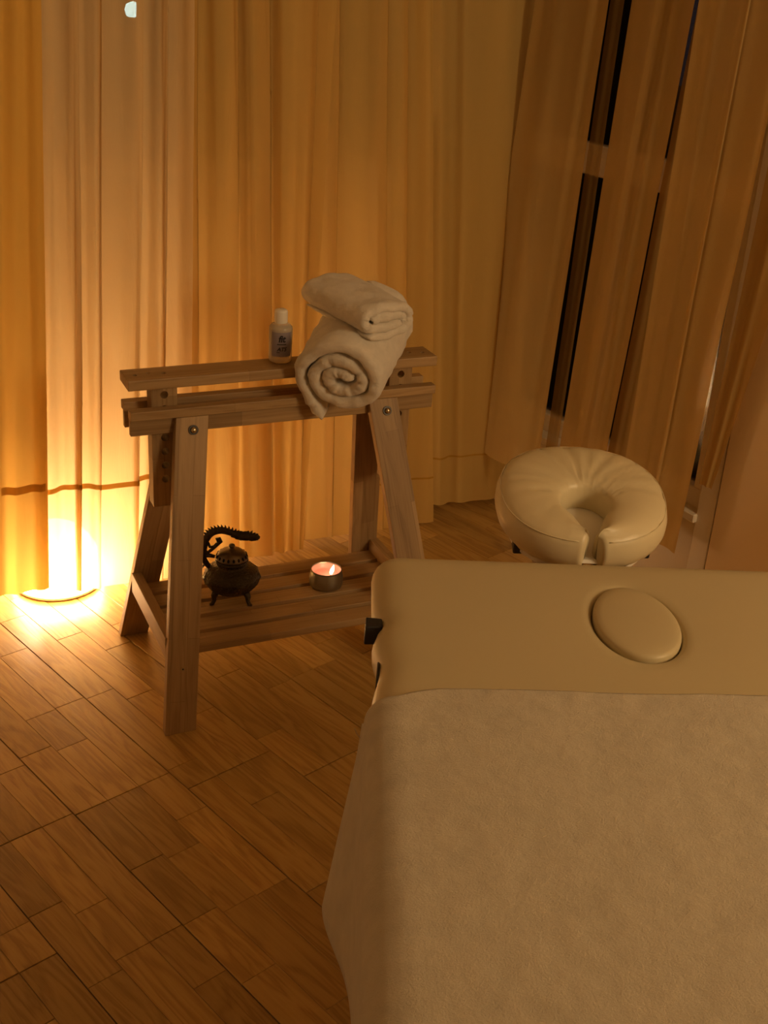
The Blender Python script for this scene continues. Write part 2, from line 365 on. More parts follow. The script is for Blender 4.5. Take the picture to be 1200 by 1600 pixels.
# outside: ground and a street lamp behind the sheer curtain
struct(mesh_obj('ground', boxc(-8, 12, 1.4, 16, -.3, -.2), HEX, M_GROUND))
sl = empty('street_lamp', (.497, 3.489, -.2), 'cold white street lamp shining outside behind the golden curtain, top left', 'lamp')
bm = bmesh.new(); tube(bm, [(.497, 3.489, -.2), (.497, 3.489, 1.215)], [.03, .022], 10); bm_obj('pole', bm, M_BOLTDARK, sl)
bm_obj('lamp_head', lathe([(0, -.038), (.030, -.026), (.040, 0), (.030, .026), (0, .038)], (.497, 3.489, 1.243), 16), M_LED, sl, True)
bm_obj('lamp_cap', lathe([(0, .055), (.05, .046), (.05, .040), (0, .040)], (.497, 3.489, 1.243), 16), M_BOLTDARK, sl, True)

# ------------------------------------------------------------------ curtains
def curtain(name, P, d, ctrl, amp, hem, ztop, mat_, label, seam=None, skew_top=None, seed=0, shift=0.0, band=None, taper=None, wob=.004, hemdrop=None, group='curtains along the back window'):
    """ctrl rows: (s at zb, zb, ds/dz, depth) along direction d through P; depth is towards the room"""
    d = Vector((d[0], d[1], 0)).normalized(); n = Vector((d.y, -d.x, 0))
    if n.dot(Vector((-.4, -1, 0))) < 0: n = -n
    P = Vector((P[0], P[1], 0)) + n * shift
    us, K = [], []
    m = 7
    ex = []
    for r in ctrl:                                        # a fifth entry marks a folded pleat: the cloth doubles back on itself
        ex.append(r[:4])
        if len(r) > 4:
            w = r[4]
            ex += [(r[0] + w, r[1], r[2], r[3] + .15), (r[0] + .1 * w, r[1], r[2], r[3] - .55)]
    ctrl = ex
    for (a, b) in zip(ctrl, ctrl[1:]):
        for k in range(m):
            f = k / m; g = (1 - cos(pi * f)) / 2
            K.append(((a[0] - a[1] * a[2]) * (1 - f) + (b[0] - b[1] * b[2]) * f, a[2] * (1 - f) + b[2] * f, a[3] * (1 - g) + b[3] * g))
    a = ctrl[-1]; K.append((a[0] - a[1] * a[2], a[2], a[3]))
    NZ = 70; zs = [hem + (ztop - hem) * (j / NZ) ** 1.15 for j in range(NZ + 1)]
    off = P + d * ctrl[0][0]
    rows = []
    for j, z in enumerate(zs):
        row = []
        for i, (s0, kk, dep) in enumerate(K):
            zz = z
            if hemdrop and j < 14: zz = z + hemdrop(i / (len(K) - 1)) * (1 - j / 14)
            s = s0 + kk * min(zz, 1.9)
            am = amp * (1.0 + .25 * sin(z * 2.3 + i * .35 + seed)) * (0.75 + .25 * min(1, z / 1.0))
            w = mnoise.noise(Vector((s * 9 + seed * 7.3, z * 1.7, seed))) * wob + mnoise.noise(Vector((s * 26, z * 4.5, seed + 5))) * wob * .3
            q = P + d * (s + mnoise.noise(Vector((i * .31, z * 2.1, seed + 9.1))) * wob * .5) + n * (dep * am + w)
            row.append((q.x, q.y, zz))
        rows.append(row)
    nc = len(K)
    V = [v for r in rows for v in r]
    F = [(j * nc + i, j * nc + i + 1, (j + 1) * nc + i + 1, (j + 1) * nc + i) for j in range(NZ) for i in range(nc - 1)]
    root = bpy.data.objects.new(name, None); COL.objects.link(root)
    root.location = (off.x, off.y, hem); root.empty_display_size = .05; tag(root, label, 'curtain', group)
    cloth = mesh_obj('cloth', V, F, mat_, root, smooth=True, recalc=False)
    if band is not None:
        bz, bh, proud, rng_ = band; VV, FF = [], []
        i0, i1 = int(rng_[0] * (nc - 1)), int(rng_[1] * (nc - 1))
        for i in range(i0, i1 + 1):
            zc = bz(i / (nc - 1)) if callable(bz) else bz
            for zz in (zc - bh / 2, zc + bh / 2):
                j = max(k for k in range(NZ) if zs[k] <= zz); f = (zz - zs[j]) / (zs[j + 1] - zs[j])
                q = Vector(rows[j][i]) * (1 - f) + Vector(rows[j + 1][i]) * f
                VV.append(q + n * proud); 
        k = len(VV) // 2
        FF = [(2 * i, 2 * i + 2, 2 * i + 3, 2 * i + 1) for i in range(k - 1)]
        mesh_obj('hem_band', VV, FF, M_BAND, root, smooth=True, recalc=False)
    return root, rows, n
BK = (.997, .0768)
ZT = 2.38
curtain('curtain', (0, .400), BK, [(-.639, .106, .0727, 0), (-.615, .097, .0733, 1), (-.582, .085, .0688, -.6), (-.555, .075, .0652, .8), (-.519, .062, .0545, -.3), (-.494, .053, .0493, .6), (-.48, .048, .0484, .2)], .010, .074, ZT, M_SHEER_DENSE,
        'darker orange doubled curtain strip hanging in front at the left edge', seed=2, band=(.350, .020, .0025, (.30, .93)))
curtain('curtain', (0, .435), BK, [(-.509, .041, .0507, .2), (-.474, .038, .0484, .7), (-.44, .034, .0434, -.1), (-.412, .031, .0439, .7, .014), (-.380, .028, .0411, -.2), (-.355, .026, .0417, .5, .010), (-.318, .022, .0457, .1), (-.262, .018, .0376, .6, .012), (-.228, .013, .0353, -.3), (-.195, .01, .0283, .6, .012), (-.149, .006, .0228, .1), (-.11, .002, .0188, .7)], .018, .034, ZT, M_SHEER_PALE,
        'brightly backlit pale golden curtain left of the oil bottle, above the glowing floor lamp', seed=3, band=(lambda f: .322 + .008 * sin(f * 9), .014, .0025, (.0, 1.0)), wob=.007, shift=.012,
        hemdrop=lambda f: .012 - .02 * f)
curtain('curtain', (0, .455), (1, .03), [(-.122, .081, .0088, .2), (-.098, .074, .0045, .5, .028), (-.050, .069, .0024, .1), (-.016, .063, -.0052, .9), (.020, .058, -.0093, .8, .022), (.060, .053, -.0206, -.2), (.084, .046, -.0233, .6), (.100, .041, -.0242, .7, .040), (.150, .037, -.0264, -.2), (.172, .032, -.0281, .9), (.190, .029, -.0093, .2), (.204, .026, .0025, .4, .016), (.232, .021, .0265, .5)], .020, .030, ZT, M_SHEER,
        'amber pleated curtain directly behind the oil bottle and the burner', seed=4)
curtain('curtain', (0, .535), (1, 0), [(.185, .077, -.0225, 0), (.232, .07, -.0114, .4, .03), (.281, .063, -.0117, .5), (.322, .054, -.0272, .6, .024), (.375, .05, -.0345, .6), (.43, .042, -.0362, .2), (.485, .032, -.0529, .7, .022), (.535, .026, -.0593, .5), (.570, .02, -.065, .1, .012), (.606, .016, -.0701, -.1), (.653, .01, -.0772, .7), (.676, .006, -.0837, .3)], .018, .018, ZT, M_SHEER,
        'golden pleated curtain behind the rolled towels, with a straight right edge', seed=5, band=(.165, .006, .0012, (.5, 1.0)))
curtain('curtain', (0, .600), (1, 0), [(.655, .046, -.082, -.3), (.708, .041, -.0881, -.8), (.73, .038, -.0833, .5), (.765, .033, -.0763, -.7), (.807, .027, -.0904, .6), (.845, .022, -.0748, .3), (.897, .015, -.0683, .7), (.943, .009, -.0712, -.2), (1.00, .002, -.0650, -.5)], .014, .035, ZT, M_SHEER,
        'ochre curtain hanging in the room corner beside the trestle, dark gap under its hem', seed=6, band=(.19, .006, .0012, (.1, 1.0)))
RDD = (-.1701, .9854)
def cside(P, ctrl, label, seed, hem=.2, amp=.014, mat_=None, **k): return curtain('curtain', P, RDD, ctrl, amp, hem, ZT, mat_ or M_SHEER_SIDE_DIM, label, seed=seed, group='curtains along the side window', **k)
r5, rows5, n5 = cside((1.0, -.2), [(.879, .183, -.0825, .6), (.833, .2, -.0824, -.3), (.768, .224, -.074, .5), (.695, .251, -.0647, .1), (.639, .272, -.0574, .5), (.593, .289, -.0476, -.4), (.556, .303, -.0409, .4)],
      'wide brown sheer curtain farthest along the side window, next to the corner', 7, hem=.195, hemdrop=lambda f: .035 * (1 - min(1, f * 9)) ** 2)
cside((1.04, -.2), [(.590, .303, -.0296, -.3), (.566, .314, -.0276, .4), (.552, .324, -.0269, -.2), (.534, .335, -.0268, .2)], 'narrow see-through sheer strip tucked right of the wide brown curtain', 8, amp=.008, mat_=M_SHEER_THIN)
cside((1.02, -.2), [(.501, .34, -.0427, .5), (.475, .35, -.0539, -.2), (.45, .359, -.0578, .3), (.431, .366, -.0605, .1)], 'slim sheer curtain just right of the black vertical gap', 9, amp=.009)
cside((1.01, -.2), [(.435, .345, -.0629, .6), (.415, .353, -.0654, .2), (.393, .361, -.0606, -.8), (.357, .374, -.0435, .4), (.334, .383, -.0489, -.2), (.311, .391, -.0611, .3)], 'sheer side curtain with two bright folds, rising behind the middle of the face cradle', 10, amp=.012)
cside((1.045, -.2), [(.349, .375, -.0651, -.2), (.321, .385, -.0577, .3), (.303, .392, -.0585, -.3), (.271, .404, -.059, .2)], 'thin recessed sheer strip between two dark gaps at the side window', 11, amp=.008)
cside((1.0, -.2), [(.235, .165, -.0100, .3), (.205, .18, -.0080, -.3), (.167, .195, -.0059, .5), (.149, .203, -.0091, -.1), (.128, .21, -.0142, .0), (.106, .224, -.0285, 1.2, .010), (.080, .231, -.035, .1), (.045, .245, -.039, -.2), (.011, .264, -.0425, .9)],
      'broad lighter sheer curtain hanging right behind the face cradle, nearest full-length panel', 12, hem=.215, amp=.008, mat_=M_SHEER_SIDE_LIT)
cside((1.045, -.2), [(.022, .405, -.0358, .2), (.010, .409, -.0559, -.3), (-.001, .412, -.0745, .4), (-.010, .414, -.11, -.3), (-.020, .416, -.16, .2)], 'gathered curtain end narrowing to a tip beside the window casing at right', 13, hem=.40, amp=.008)
# small care tag on the lower corner of the far side curtain
tq = Vector(rows5[0][0]) + n5 * .004
mesh_obj('care_tag', obox((tq.x, tq.y), (.9, -.43), (.43, .9), -.002, .014, -.002, .001, .17, .215), HEX, M_WHITEPL, r5)

# ------------------------------------------------------------------ lamp on the floor behind the curtain
LC = (-.43, .525, 0.0)
lamp = empty('floor_lamp', LC, 'low round glowing lamp on the floor under the curtain at left', 'lamp')
bm_obj('base', lathe([(0, .001), (.105, .001), (.112, .004), (.112, .012), (.105, .014), (0, .014)], LC, 40), M_WHITEPL, lamp, True)
pr_ = [(.1125, .0145)] + [(.116 * sqrt(max(0, 1 - ((z - .03) / .145) ** 2)), z) for z in (.02, .035, .05, .065, .08, .10, .12, .14, .155, .166, .172)] + [(0, .175)]
bm_obj('lamp_shade', lathe(pr_, LC, 28), M_LAMP, lamp, True)

# ------------------------------------------------------------------ trestle side table
TR = empty('trestle', (0, 0, 0), 'adjustable beech wood trestle with slatted lower shelf, used as side table', 'trestle')
board('top_bar', -.35, .35, -.0383, .0383, .7175, .740, (1, 0, 0), M_BEECH, TR, .002)
tb = TR.children[0]
def drop_cyl(name, c, r, dpt, m, parent, axis='z', seg=16):
    bm = bmesh.new()
    if axis == 'z': tube(bm, [(c[0], c[1], c[2]), (c[0], c[1], c[2] - dpt)], r, seg)
    elif axis == 'y': tube(bm, [(c[0], c[1], c[2]), (c[0], c[1] + dpt, c[2])], r, seg)
    return bm_obj(name, bm, m, parent)
def boolean_cut(obj, cutters):
    bm = bmesh.new()
    for p0, p1, r in cutters: tube(bm, [p0, p1], r, 16)
    bmesh.ops.recalc_face_normals(bm, faces=bm.faces)
    cme = bpy.data.meshes.new('cut'); bm.to_mesh(cme); bm.free(); c = bpy.data.objects.new('cut', cme); COL.objects.link(c)
    md = obj.modifiers.new('b', 'BOOLEAN'); md.operation = 'DIFFERENCE'; md.object = c; md.solver = 'EXACT'
    bpy.context.view_layer.update()
    dg = bpy.context.evaluated_depsgraph_get(); me = bpy.data.meshes.new_from_object(obj.evaluated_get(dg)); obj.modifiers.clear()
    old = obj.data; obj.data = me; me.name = old.name
    bpy.data.objects.remove(c)
bpy.context.view_layer.update()
boolean_cut(tb, [((sx * (.268 + k * .030), (-.004 if k != 1 else .004), .75), (sx * (.268 + k * .030), (-.004 if k != 1 else .004), .730), .0050) for sx in (-1, 1) for k in range(3)])
for sx in (-1, 1):
    for k in range(3):
        drop_cyl('screw', (sx * (.268 + k * .030), (-.004 if k != 1 else .004), .7345), .0040, .006, M_BOLTDARK, TR)
for sx in (-1, 1):
    xa, xb = sorted((sx * .2988, sx * .2431))
    c = boxc(xa, xb, -.019, .019, .4427, .7175)
    o = hexa('post', c, (0, 0, 1), M_BEECH, TR, .0012)
    bpy.context.view_layer.update()
    boolean_cut(o, [(((xa + xb) / 2, -.03, .507 + k * .0318), ((xa + xb) / 2, .03, .507 + k * .0318), .0085) for k in range(7)])
for sy in (-1, 1):
    ya, yb = sorted((sy * .0455, sy * .0205)); board('rail_cap', -.348, .348, ya, yb, .654, .6738, (1, 0, 0), M_BEECH, TR)
    ya, yb = sorted((sy * .0345, sy * .0205)); board('rail', -.347, .347, ya, yb, .6173, .6537, (1, 0, 0), M_BEECH, TR)
for sx in (-1, 1):
    for sy in (-1, 1):
        yt, yo = sy * .0450, sy * (.2348 if sy < 0 else .222)
        th = .022
        xo_t, xi_t, xo_b, xi_b = sx * .2535, sx * .1835, sx * .3383, sx * .2698
        yi_t, yi_b = yt - sy * th, yo - sy * th
        A = [(xo_b, yo, .0), (xi_b, yo, .0), (xi_b, yi_b, .0), (xo_b, yi_b, .0), (xo_t, yt, .6535), (xi_t, yt, .6535), (xi_t, yi_t, .6535), (xo_t, yi_t, .6535)]
        hexa('leg', A, (xo_t - xo_b, yt - yo, .6535), M_BEECH, TR, .0012)
    x = sx * .3020; xa, xb = sorted((sx * .316, sx * .293))
    board('crossbar', xa, xb, -.163, .150, .147, .2, (0, 1, 0), M_BEECH, TR)
for k in range(5):
    y0 = -.168 + k * .0655; board('slat', -.2925, .2925, y0, y0 + .050, .152, .170, (1, 0, 0), M_BEECH, TR)
LN = Vector((0, -.9603, .2790))                           # outward normal of the front legs
def leg_pt(x, z): return Vector((x, -.045 - (.6535 - z) * .2904, z))
TURN = Vector((0, 0, 1)).rotation_difference(LN).to_matrix()
for x in (-.219, .226):
    c = leg_pt(x, .627)
    bm = bmesh.new(); tube(bm, [c - LN * .001, c + LN * .0028], .0105, 22); bw = bm_obj('bolt', bm, M_BOLTDARK, TR); bw['label'] = 'dark washer with brass bolt head'
    bm = lathe([(.0066, 0), (.0066, .003), (.005, .0056), (0, .0066)], (0, 0, 0), 16)
    bmesh.ops.rotate(bm, verts=bm.verts, cent=(0, 0, 0), matrix=TURN); bmesh.ops.translate(bm, verts=bm.verts, vec=c + LN * .0025)
    bm_obj('bolt_head', bm, M_BRASS, bw, True)
c = leg_pt(-.287, .136); bm = bmesh.new(); tube(bm, [c - LN * .001, c + LN * .0012], .0045, 16); sc_ = bm_obj('screw', bm, M_BRASS, TR)
bm = bmesh.new(); tube(bm, [c + LN * .0010, c + LN * .0014], .0020, 10); bm_obj('screw_socket', bm, M_BOLTDARK, sc_)
# dark heart streak on the near left leg is in the grain; knot
# ------------------------------------------------------------------ incense burner
BC = Vector((-.115, .008, .170))
BU = empty('incense_burner', BC, 'dark bronze incense burner with dragon handle on the lower shelf', 'incense burner')
body = [(0, .020), (.030, .022), (.047, .032), (.060, .046), (.0655, .060), (.063, .074), (.053, .087), (.041, .095), (.036, .098), (.0345, .103), (.0375, .108), (.0385, .112), (.036, .116), (.031, .117), (0, .117)]
zc = lambda z: z if z < .06 else .06 + (z - .06) * .83    # squat neck and lid
bmb = lathe([(r, zc(z)) for r, z in body], BC, 56)
for v in bmb.verts:                                      # relief leaves around the belly
    p = v.co - BC; r = hypot(p.x, p.y)
    if r > .04 and .03 < p.z < .09:
        a = atan2(p.y, p.x); k = 1 + .030 * sin(a * 11) * exp(-((p.z - .058) / .018) ** 2) + .022 * sin(a * 23 + p.z * 160)
        v.co.x = BC.x + p.x * k; v.co.y = BC.y + p.y * k
bm_obj('body', bmb, M_BRONZE, BU, True)
lid = bm_obj('lid', lathe([(r, zc(z)) for r, z in [(.036, .1172), (.0375, .119), (.0365, .122), (.033, .131), (.026, .139), (.016, .1445), (.007, .147), (.0045, .149), (.006, .152), (.0075, .156), (.006, .160), (0, .162)]], BC, 40), M_BRONZE2, BU, True)
for k in range(18):
    a = 2 * pi * k / 18; c = BC + Vector((.0345 * cos(a), .0345 * sin(a), zc(.1278)))
    bm = bmesh.new(); bmesh.ops.create_uvsphere(bm, u_segments=8, v_segments=6, radius=1)
    bmesh.ops.scale(bm, verts=bm.verts, vec=(.0016, .0030, .0044)); bmesh.ops.rotate(bm, verts=bm.verts, cent=(0, 0, 0), matrix=Matrix.Rotation(a, 3, 'Z') @ Matrix.Rotation(radians(-22), 3, 'Y')); bmesh.ops.translate(bm, verts=bm.verts, vec=c)
    bm_obj('vent', bm, M_HOLE, lid, True)
for ang in (194, -55, 70):
    a = radians(ang); d = Vector((cos(a), sin(a), 0))
    bm = bmesh.new(); tube(bm, [BC + d * .040 + Vector((0, 0, .034)), BC + d * .047 + Vector((0, 0, .022)), BC + d * .047 + Vector((0, 0, .010)), BC + d * .052 + Vector((0, 0, .003)), BC + d * .058 + Vector((0, 0, .0028))], [.009, .0075, .0048, .0050, .0026], 10)
    bm_obj('foot', bm, M_BRONZE, BU, True)
rx = Vector((.915, -.403, 0))
def bpt(zx, zy, dep=0):                                  # handle drawn in the upright plane facing the room
    px, py = 300 + .1083 * zx, 815 + .1083 * zy
    return BC + rx * ((px - 361.5) / 655) + Vector((0, 0, (935 - py) / 655 / .89)) + Vector((.4, .915, 0)) * dep
def smooth_path(P, n):
    P = [P[0]] + P + [P[-1]]; out = []
    for i in range(1, len(P) - 2):
        for k in range(n):
            t = k / n; a, b, c, d = P[i - 1], P[i], P[i + 1], P[i + 2]
            out.append(.5 * ((2 * b) + (c - a) * t + (2 * a - 5 * b + 4 * c - d) * t * t + (3 * b - a - 3 * c + d) * t ** 3))
    out.append(P[-2]); return out
hp = smooth_path([bpt(*q) for q in [(250, 660), (190, 580), (170, 480), (185, 380), (210, 290), (262, 215), (335, 172), (430, 155), (530, 172), (620, 198), (700, 215)]], 5)
nh = len(hp); bm = bmesh.new()
tube(bm, hp, [.0062 + .0025 * sin(pi * i / nh) for i in range(nh)], 10)
cen_h = bpt(430, 400)
for i in range(3, nh - 2, 2):                            # spines along the dragon's back
    o_ = (hp[i] - cen_h).normalized(); tube(bm, [hp[i] + o_ * .004, hp[i] + o_ * .0105, hp[i] + o_ * .015 + (hp[i] - hp[i - 1]) * -.6], [.0040, .0022, .0003], 6)
# head with jaws, horns and mane
tube(bm, [bpt(660, 208), bpt(720, 218), bpt(780, 222), bpt(830, 215), bpt(880, 212), bpt(925, 215), bpt(955, 222)], [.0085, .0105, .0100, .0080, .0062, .0048, .0018], 10)
tube(bm, [bpt(780, 248), bpt(840, 258), bpt(900, 252), bpt(950, 236)], [.004, .0045, .0035, .001], 8)
for (x0, y0, x1, y1) in [(700, 200, 760, 150), (740, 200, 800, 140), (790, 205, 800, 145), (860, 205, 890, 160), (900, 205, 930, 175), (660, 220, 560, 235), (690, 235, 580, 215), (640, 190, 700, 150), (600, 200, 660, 145), (560, 215, 640, 260), (620, 240, 700, 280), (820, 200, 850, 135), (870, 235, 930, 265)]:
    tube(bm, [bpt(x0, y0), bpt((x0 + x1) / 2, (y0 + y1) / 2 - 6), bpt(x1, y1)], [.0046, .0034, .0006], 6)
tube(bm, [bpt(190, 430), bpt(235, 470), bpt(300, 415), bpt(370, 345), bpt(415, 305), bpt(395, 270), bpt(360, 275), bpt(370, 315)], [.004, .0045, .0042, .0045, .005, .0048, .004, .002], 8)
tube(bm, [bpt(235, 330), bpt(265, 390), bpt(320, 380), bpt(350, 330)], [.0035, .0035, .003, .001], 8)
tube(bm, [bpt(170, 520), bpt(250, 505), bpt(335, 520)], [.005, .0055, .004], 8)
bm_obj('dragon_handle', bm, M_BRONZE, BU, True)

# ------------------------------------------------------------------ candle
CC = Vector((.119, .004, .170))
CA = empty('tin_candle', CC, 'burning pink candle in a round metal tin on the lower shelf', 'candle')
bm_obj('tin', lathe([(0, .0005), (.034, .0005), (.0385, .003), (.0405, .010), (.0405, .026), (.037, .0405), (.0362, .0435), (.0372, .0445), (.0366, .0455), (.0350, .0445), (.0352, .040), (.0372, .026), (.0372, .006), (0, .005)], CC, 48), M_TIN, CA, True)
bm_obj('wax', lathe([(0, .027), (.010, .027), (.030, .0275), (.0348, .030), (.0352, .043), (.0362, .0448)], CC, 40), M_WAX, CA, True)
bm = bmesh.new(); tube(bm, [CC + Vector((.008, -.008, .027)), CC + Vector((.0085, -.008, .034))], [.0009, .0008], 6); bm_obj('wick', bm, M_HOLE, CA)
bm = lathe([(0, 0), (.0030, .003), (.0046, .008), (.0046, .012), (.0030, .018), (.0012, .023), (0, .026)], CC + Vector((.008, -.008, .031)), 14)
for v in bm.verts: v.co.x += (v.co.z - CC.z - .031) * .28
bm_obj('flame', bm, M_FLAME, CA, True)
pl = bpy.data.lights.new('candle_light', 'POINT'); pl.energy = .055; pl.color = (1, .5, .25); pl.shadow_soft_size = .006
plo = bpy.data.objects.new('candle_light', pl); COL.objects.link(plo); plo.location = (.008, -.008, .052); plo.parent = CA

# ------------------------------------------------------------------ oil bottle
OB = Vector((-.006, .014, .740))
BO = empty('oil_bottle', OB, 'small clear plastic oil bottle with white cap and grey label on the trestle bar', 'bottle')
bm_obj('bottle_body', lathe([(0, .0005), (.0215, .0005), (.0245, .003), (.0253, .008), (.0253, .073), (.0246, .0775), (.0205, .0830), (.0140, .0865), (.0140, .088), (0, .088)], OB, 40), M_BOTTLE, BO, True)
bm_obj('oil', lathe([(0, .002), (.021, .002), (.0238, .005), (.0243, .009), (.0243, .068), (0, .068)], OB, 32), M_OIL, BO, True)
bm_obj('cap', lathe([(.0140, .0868), (.0142, .088), (.0142, .110), (.0134, .1135), (.010, .1155), (0, .1158)], OB, 32), M_WHITEPL, BO, True)
face = atan2(-2.35 - OB.y, -.851 - OB.x) + radians(6)    # label turned towards the room
def wrap(u, v, r=.0257): a = face + u / r; return OB + Vector((r * cos(a), r * sin(a), v))
VL, FL = [], []
nl = 18
for j, z in enumerate((.0170, .0705)):
    for i in range(nl + 1): VL.append(wrap(-.0235 + .047 * i / nl, z, .02560))
for j, z in enumerate((.0705, .0170)):
    for i in range(nl + 1): VL.append(wrap(-.0235 + .047 * i / nl, z, .02535))
for r in range(3): FL += [(r * (nl + 1) + i, r * (nl + 1) + i + 1, (r + 1) * (nl + 1) + i + 1, (r + 1) * (nl + 1) + i) for i in range(nl)]
lab = mesh_obj('label', VL, FL, M_LABEL, BO, smooth=False)
def text_on_label(name, s, size, v, shear, bold, u0=0.0):
    cu = bpy.data.curves.new(name, 'FONT'); cu.body = s; cu.size = size; cu.align_x = 'CENTER'; cu.shear = shear; cu.offset = bold; cu.resolution_u = 3; cu.space_character = .95
    o = bpy.data.objects.new(name, cu); COL.objects.link(o); bpy.context.view_layer.update()
    me = bpy.data.meshes.new_from_object(o.evaluated_get(bpy.context.evaluated_depsgraph_get())); bpy.data.objects.remove(o)
    for vtx in me.vertices:
        p = wrap(vtx.co.x + u0, v + vtx.co.y, .02595) - OB; vtx.co = p
    me.materials.clear()
    ob = link(name, me, M_INK, BO)
    # ob sits under the label
    ob.parent = lab; return ob
text_on_label('lettering', 'fit', .0200, .0500, .18, .0006)
mesh_obj('printed_rule', [wrap(-.010 + .02 * i / 8, z, .02595) for z in (.0435, .0455) for i in range(9)], [(i, i + 1, i + 10, i + 9) for i in range(8)], M_INK, lab)
text_on_label('lettering', 'ATS', .0120, .0300, .25, .0003)
mesh_obj('printed_rule', [wrap(-.011 + .007 * i / 8, z, .02595) for z in (.0262, .0274) for i in range(9)], [(i, i + 1, i + 10, i + 9) for i in range(8)], M_INK, lab)

# ------------------------------------------------------------------ rolled towels
def roll(name, F, B, prof_pts, th, label, squash=(1, 1), nlen=30, seed=0, tail=None, clamp=None, uv_rot=0.0, flare=None):
    """prof_pts: centre line of the rolled cloth in the end plane (u right, v up)"""
    F, B = Vector(F), Vector(B); ax = (B - F); Lg = ax.length; ax.normalize()
    u = ax.cross(Vector((0, 0, 1))).normalized(); v = u.cross(ax).normalized()
    P = [Vector((x * squash[0], y * squash[1])) for x, y in prof_pts]; n = len(P)
    nor = []
    for i in range(n):
        t = (P[min(i + 1, n - 1)] - P[max(i - 1, 0)]).normalized(); nor.append(Vector((-t.y, t.x)))
    rings = []
    stations = [(-.010, .25), (-.0085, .55), (-.005, .82), (0.0, .95)] + [(Lg * k / nlen, 1.0) for k in range(1, nlen)] + [(Lg, .95), (Lg + .005, .82), (Lg + .0085, .55), (Lg + .010, .25)]
    bm = bmesh.new()
    for s, k in stations:
        ring = []
        f = min(1, max(0, s / Lg))
        for side in (1, -1):
            rngi = range(n) if side == 1 else range(n - 1, -1, -1)
            for i in rngi:
                endk = min(1, sqrt(max(.02, min(i, n - 1 - i) / 3.0)))
                q = P[i] + nor[i] * (side * th / 2 * k * endk)
                sx = 1.0
                if flare: q = q * flare(f); 
                w = F + ax * s + u * q.x + v * q.y
                nz = mnoise.noise(w * 22 + Vector((seed, 0, 0))) * .0050 + mnoise.noise(w * 75 + Vector((0, seed, 0))) * .0022 + mnoise.noise(w * 170 + Vector((0, seed, 2))) * .0009
                cx_ = Vector((q.x, q.y)); rr = max(cx_.length, .01)
                w = w + (u * cx_.x + v * cx_.y) / rr * nz + ax * mnoise.noise(Vector((i * .5, seed, 3))) * .006 * (1 if s < Lg * .3 else 0) * max(0, 1 - s / (Lg * .3))
                if clamp: w = clamp(w)
                ring.append(bm.verts.new(w))
        rings.append(ring)
    m = len(rings[0])
    for a, b in zip(rings, rings[1:]):
        for i in range(m): bm.faces.new((a[i], a[(i + 1) % m], b[(i + 1) % m], b[i]))
    for r in (rings[0], rings[-1]):
        for i in range(n - 1): bm.faces.new((r[i], r[i + 1], r[m - 2 - i], r[m - 1 - i]))
    bmesh.ops.recalc_face_normals(bm, faces=bm.faces)
    cen = (F + B) / 2
    bmesh.ops.translate(bm, verts=bm.verts, vec=-cen)
    for f_ in bm.faces: f_.smooth = True
    me = bpy.data.meshes.new(name); bm.to_mesh(me); bm.free(); o = link(name, me, M_TERRY); o.location = cen
    return tag(o, label, 'towel', 'rolled towels on the trestle')
t1 = .030; pts = []
th0, th1 = radians(-150), radians(-150) + 2 * pi * 2.55
nseg = 110
th_end = radians(197) + 2 * pi * 2
th_start = th_end - 2 * pi * 2.55
for i in range(nseg + 1):
    th = th_start + (th_end - th_start) * i / nseg
    r = .0905 - t1 * (th_end - th) / (2 * pi)
    r *= 1 + .03 * sin(th * 2 + .6) + .02 * sin(th * 3.3)
    pts.append((r * cos(th), r * sin(th) * (.78 + .22 * min(1, r / .085))))
e = Vector(pts[-1]); dirn = Vector((.30, -.95)).normalized()
for i in range(1, 15): 
    q = e + dirn * (.088 * i / 14) + Vector((.014, 0)) * (i / 14) ** 2; pts.append((q.x, q.y))
def clamp1(w):
    z, y, x = w.z, w.y, w.x
    if y > -.052 and y < .055 and z < .7425: z = .7425
    if -.056 < y <= -.040 and z < .69: y = -.056
    return Vector((x, y, z))
roll('rolled_towel', (.081, -.131, .741), (.224, .040, .812), pts, t1 * .96, 'large white towel roll lying over the trestle bar, under the smaller roll', seed=2.0, clamp=clamp1)
# upper towel: flat roll with a loose outer layer
pts2 = []; nseg = 90; t2 = .0225
def flat(th, r):                                        # stadium shaped turn
    return (r * 1.0 * cos(th) + .033 * (cos(th) if abs(cos(th)) < .6 else .6 * (1 if cos(th) > 0 else -1)) / .6, r * .88 * sin(th))
te = radians(300) + 2 * pi; ts = te - 2 * pi * 1.75
for i in range(nseg + 1):
    th = ts + (te - ts) * i / nseg; r = .0395 - t2 * .92 * (te - th) / (2 * pi); pts2.append(flat(-th + pi, max(r, .004)))
E2 = Vector(pts2[-1])
roll('rolled_towel', (.160, -.152, .870), (.112, .043, .884), pts2, t2 * .97, 'small flat white towel roll resting on top of the large one', seed=8.0, nlen=26)

# ------------------------------------------------------------------ massage table
O3 = Vector((-.1675, -.8705, 0)); E1 = Vector((.92718, -.37461, 0)); E2v = Vector((-.39394, -.91914, 0)); H = .74; TW, TL = .732, 1.86
def tp(a, b, z): return O3 + E1 * a + E2v * b + Vector((0, 0, z))
MT = empty('massage_table', tp(TW / 2, TL / 2, 0), 'cream leatherette massage table filling the right foreground', 'massage table')
